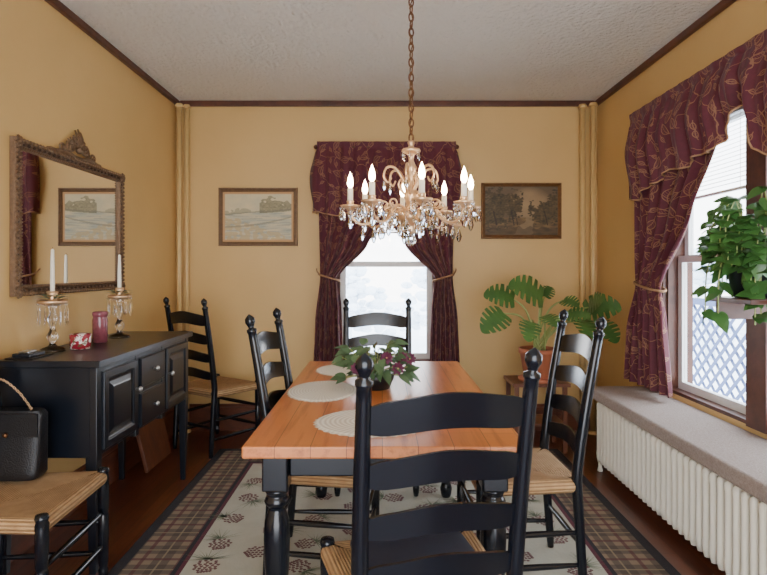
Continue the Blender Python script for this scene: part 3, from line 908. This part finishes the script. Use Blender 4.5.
for s in (-1,1):
    b.tube(spiral(s*.07,ty+.05,.040,3.3*pi,-pi/2,s),[.010*(1-.5*i/28) for i in range(29)],M_silverframe,Mm,8)
    b.tube(spiral(s*.155,ty+.028,.03,3*pi,-pi/2,-s),[.008*(1-.5*i/28) for i in range(29)],M_silverframe,Mm,8)
    b.tube(spline([(s*.02,ty+.0,.02),(s*.09,ty+.012,.025),(s*.16,ty+.012,.022),(s*.22,ty+.002,.02)],6),[.010]*12+[.008]*7,M_silverframe,Mm,8)
    for k in range(5):
        a=pi/2-s*(.25+k*.32)
        b.tube([(s*.03,ty+.05,.02),(s*.03+.085*cos(a),ty+.05+.06*sin(a),.02)],[.009,.003],M_silverframe,Mm,8)
for k in range(7):
    a=pi*(.12+.76*k/6); L=.085+.025*sin(pi*k/6)
    b.tube([(0,ty+.05,.025),(L*.5*cos(a),ty+.05+L*.6*sin(a),.032),(L*.65*cos(a),ty+.05+L*sin(a),.02)],[.006,.010,.004],M_silverframe,Mm,8)
b.ball((0,ty+.045,.03),.02,M_silverframe,Mm,12)
b.rings(.5,.03,[(0,0),(0,.02),(.01,.028),(.015,.028)],M_silverframe,Mm@T(0,ty,0))
b.done()

# ------------------------------------------------------------------ pictures
def picture(name,x,z,w,h,colf,fmat,fw):
    b=B(name); M=wallM((x,YB-.0003,z),'back')
    b.rings(w,h,[(0,0),(0,.016),(.004,.024),(.012,.024),(.02,.016),(fw*.75,.018),(fw,.012),(fw,.006)],fmat,M)
    b.add([(-w/2,-h/2,.0),(w/2,-h/2,.0),(w/2,h/2,.0),(-w/2,h/2,.0)],[(0,1,2,3)],fmat,False,M)
    a=w/2-fw;c=h/2-fw
    b.grid(lambda u,v:(lerp(-a,a,u),lerp(-c,c,v),.008),180,126,M_paint,M,colf=colf)
    b.done()
from mathutils import noise as mn
def nz(u,v,s,o=0): return max(0,min(1,mn.noise(Vector((u*s,v*s,o)))*.8+.5))
def pic1(u,v):
    # pale watercolour of a shore: tree bank upper right, water with ripples below
    if u<.03 or u>.97 or v<.045 or v>.955: return srgb(196,150,100)
    t=nz(u,v,16,7); t2=nz(u,v,40,3); t4=nz(u,v,7,11)
    c=mixc(srgb(218,200,156),srgb(200,190,156),t4)
    bank=.60+.10*(u-.5)+.03*(t4-.5)
    if v<bank:
        c=mixc(srgb(212,196,156),srgb(170,172,156),nz(u*1.2,v*5,4,2))
        st=nz(u*5,v*38,1,9)
        if st>.68: c=mixc(c,srgb(134,140,136),.5)
        if v<.5-.5*u+.1*t4 and t>.4: c=mixc(c,srgb(190,166,120),.7)
        if abs(v-(.30+.42*u*u*.5))<.012+.01*t: c=mixc(c,srgb(122,120,104),.55)
    if u>.52 and v>bank-.03 and v<bank+.10+.16*t+.08*sin((u-.5)*9): c=mixc(c,mixc(srgb(92,92,72),srgb(160,148,112),t2*.6+t*.4),.85)
    if u<.40 and v>bank-.01 and v<bank+.03+.08*t: c=mixc(c,srgb(140,134,108),.6)
    if abs(v-bank)<.012: c=mixc(c,srgb(116,114,98),.6)
    return c
def pic2(u,v):
    g=max(0,1-((u-.62)/.32)**2-((v-.62)/.38)**2)
    sky=mixc(srgb(104,86,62),srgb(188,156,112),g)
    c=mixc(sky,srgb(100,82,58),nz(u,v,5)*.45)
    t=nz(u,v,12,7); t2=nz(u,v,34,9)
    if v<.36:
        c=mixc(srgb(80,64,40),srgb(130,104,64),nz(u*2,v*5,5,2))
        if abs(u-.58-.3*(v-.2))<.12*(1.1-v*2)+.05*(t-.5): c=mixc(c,srgb(160,134,96),.55)
    for (cx,cy,rx,ry) in ((.14,.54,.25,.40),(.40,.64,.15,.28),(.84,.46,.24,.24),(.98,.58,.13,.34)):
        d=((u-cx)/rx)**2+((v-cy)/ry)**2
        k=.95-(d+(t-.5)*1.5+(t2-.5)*.9)
        if k>0: c=mixc(c,mixc(srgb(52,46,30),srgb(110,92,54),max(0,min(1,t2*.7+t*.6-.25))),min(1,k*5))
    for tx,tw in ((.14,.012),(.38,.008),(.43,.006),(.84,.008)):
        if abs(u-tx-.02*sin(v*9))<tw and .2<v<.5: c=srgb(50,38,26)
    if v<.12+.08*t: c=mixc(c,srgb(56,44,28),.55)
    return mixc(c,srgb(80,54,30),.15)
M_f1=plain('grey_brown_frame',srgb(116,90,66),.45,.3,var=.3,nscale=40,bmp=.2)
M_f2=plain('olive_bronze_frame',srgb(116,80,44),.45,.3,var=.4,nscale=40,bmp=.2)
picture('framed_landscape_sketch',-1.004,1.731,.642,.472,pic1,M_f1,.034)
picture('framed_landscape_painting',1.13,1.78,.65,.455,pic2,M_f2,.03)

# ------------------------------------------------------------------ chandelier
b=B('crystal_chandelier')
C0=T(.12,2.3,0)
b.lathe([(.012,1.83),(.016,1.822),(.01,1.81),(.014,1.80),(.036,1.796),(.04,1.788),(.026,1.78),(.012,1.77),(.01,1.75),(.016,1.735),(.024,1.72),(.016,1.70),(.009,1.685),(.009,1.65),(.014,1.635),(.026,1.62),(.03,1.60),(.022,1.575),(.014,1.56),(.02,1.55),(.045,1.54),(.055,1.525),(.05,1.505),(.03,1.49),(.016,1.475),(.022,1.465),(.016,1.45),(.001,1.445)],M_gold,C0,22)
def drop(x,y,z,L=.035,r=.008):
    b.ball((x,y,z-.004),.0045,M_crystal,C0,6,smooth=False)
    b.lathe([(.0005,z-.008),(r*.6,z-.012-L*.15),(r,z-.008-L*.6),(r*.5,z-.008-L*.9),(.0005,z-.008-L)],M_crystal,C0@T(x,y,0),6,False)
b.ball((0,0,1.422),.023,M_crystal,C0,10,smooth=False)
NA=8
for k in range(NA):
    a=2*pi*k/NA+radians(6); ca,sa=cos(a),sin(a)
    R=.25
    rz=[(.02,1.535),(.07,1.56),(.11,1.545),(.15,1.50),(.20,1.485),(.235,1.505),(R,1.54)]
    P=spline([(r*ca,r*sa,z) for r,z in rz],5)
    b.tube(P,[.006-.001*abs(sin(i*.9)) for i in range(len(P))],M_gold,C0,8)
    sp=[( (.115+.03*(1-.7*i/16)*cos(-pi/2+2.6*pi*i/16))*ca,(.115+.03*(1-.7*i/16)*cos(-pi/2+2.6*pi*i/16))*sa,1.565+.022*(1-.7*i/16)*sin(-pi/2+2.6*pi*i/16)) for i in range(17)]
    b.tube(sp,.004,M_gold,C0,6)
    Mx=C0@T(R*ca,R*sa,0)
    b.lathe([(.004,1.535),(.012,1.54),(.016,1.548),(.034,1.552),(.042,1.562),(.038,1.563),(.014,1.558),(.014,1.575),(.016,1.58),(.011,1.582)],M_gold,Mx,16)
    b.lathe([(.0115,1.575),(.0115,1.63),(.009,1.632),(.004,1.633)],M_candle,Mx,12)
    b.lathe([(.005,1.632),(.0115,1.645),(.0125,1.655),(.009,1.675),(.003,1.69),(.0005,1.698)],M_bulb,Mx,10)
    for q in range(8):
        t=2*pi*q/8; drop(R*ca+.039*cos(t),R*sa+.039*sin(t),1.553,.046,.0095)
    for (rr,zz2) in ((.11,1.54),(.15,1.495),(.20,1.478)): drop(rr*ca,rr*sa,zz2,.055,.0115)
    drop(R*ca,R*sa,1.53,.06,.012)
    a2=a+pi/NA
    drop(.05*cos(a2),.05*sin(a2),1.50,.055,.011)
    drop(.09*cos(a2),.09*sin(a2),1.515,.05,.011)
    b.tube(spline([(.03*cos(a2),.03*sin(a2),1.53),(.06*cos(a2),.06*sin(a2),1.545),(.09*cos(a2),.09*sin(a2),1.518)],4),.003,M_gold,C0,6)
    a3=a+2*pi/NA
    for q in range(1,10):
        t=q/10; p=Vector((R*ca,R*sa,1.55)).lerp(Vector((R*cos(a3),R*sin(a3),1.55)),t); p.z-=.045*sin(pi*t)
        b.ball(p,.005,M_crystal,C0,6,smooth=False)
for k in range(6):
    a=2*pi*k/6+.3; ca,sa=cos(a),sin(a)
    P=spline([(r*ca,r*sa,z) for r,z in ((.01,1.62),(.035,1.67),(.07,1.715),(.105,1.715),(.118,1.68),(.10,1.655),(.085,1.675))],5)
    b.tube(P,[.0065-.003*i/len(P) for i in range(len(P))],M_gold,C0,8)
    drop(.116*ca,.116*sa,1.672,.045,.010)
    P=spline([(r*ca,r*sa,z) for r,z in ((.012,1.60),(.04,1.62),(.055,1.65),(.04,1.675),(.028,1.66))],5)
    b.tube(P,.004,M_gold,C0,6)
    drop(.036*ca,.036*sa,1.79,.03,.006)
z=1.825; i=0
while z<H-.04:
    ring_=[(.010*cos(q),0,.019*sin(q)) for q in [2*pi*k/12 for k in range(12)]]
    b.tube(ring_,.0032,M_brass,C0@T(0,0,z+.017)@RZ(pi/2*(i%2)+.4),6,closed=True)
    z+=.031; i+=1
b.tube([(.006*sin(k*.9),.006*cos(k*.9),lerp(1.82,H-.02,k/60)) for k in range(61)],.0025,M_brass,C0,6)
b.lathe([(.001,H-.06),(.012,H-.055),(.02,H-.035),(.05,H-.015),(.06,H)],M_brass,C0,20)
b.done((.12,2.3,2.67))

# ------------------------------------------------------------------ outdoors
b=B('ground_outside'); b.box((-30,-10,-1.2),(40,40,-1.0),M_snow); b.done()
def tree(x,y,h,r,name='snowy_shrub'):
    b=B(name); rr=random.Random(int(x*10+y))
    b.lathe([(r*.07,-1.0),(r*.05,h*.5)],M_fir,T(x,y,0),8)
    for k in range(150):
        a=rr.uniform(0,6.28); q=rr.uniform(0,r); zz=rr.uniform(-.6,h)
        q*= (1-max(0,zz)/h*.75)
        b.ball((x+q*cos(a),y+q*sin(a),zz),rr.uniform(.05,.14)*r,M_fir,None,6,sc=(1,1,.6))
    b.done((x,y,-1))
tree(-.9,15,1.4,1.5); tree(1.6,17,1.7,1.6); tree(9,9,1.6,1.6); tree(8.5,14.5,1.8,1.8)
b=B('lattice_fence')
Ml=wallM((3.4,5.8,0),'right')
b.box((-2.2,.93,0),(2.2,1.0,.05),M_lattice,Ml)
b.box((-2.2,-1.0,0),(2.2,-.93,.05),M_lattice,Ml)
for x in (-2.2,-.7,.8,2.1): b.box((x,-1,0),(x+.09,1.0,.06),M_lattice,Ml)
for s in (-1,1):
    k=-4.2
    while k<4.2:
        x0,x1=k,k+s*1.86
        if min(x0,x1)>-2.2 and max(x0,x1)<2.2:
            d=.03
            z=.02+.012*s
            b.add([(x0-d,-.93,z),(x0+d,-.93,z),(x1+d,.93,z),(x1-d,.93,z)],[(0,1,2,3)],M_lattice,False,Ml)
        k+=.16
b.done()

# ------------------------------------------------------------------ light
w=bpy.data.worlds.new('World'); SC.world=w; w.use_nodes=True
nt=w.node_tree; bg=nt.nodes['Background']
tc=nt.nodes.new('ShaderNodeTexCoord'); sp=nt.nodes.new('ShaderNodeSeparateXYZ'); nt.links.new(tc.outputs['Generated'],sp.inputs[0])
r=nt.nodes.new('ShaderNodeMapRange'); r.inputs[1].default_value=-.1; r.inputs[2].default_value=.6; nt.links.new(sp.outputs[2],r.inputs[0])
nt.links.new(mixn(nt,r.outputs[0],(1.0,.98,.98),(.74,.86,1.0)),bg.inputs[0])
bg.inputs[1].default_value=10
# ------------------------------------------------------------------ camera
cam=bpy.data.cameras.new('Camera'); co=bpy.data.objects.new('Camera',cam); SC.collection.objects.link(co)
co.location=(0,0,1.3); co.rotation_euler=(radians(90),0,0)
cam.sensor_width=36; cam.lens=560/767*36; cam.shift_x=.002; cam.shift_y=-.0228; cam.clip_start=.02
SC.camera=co
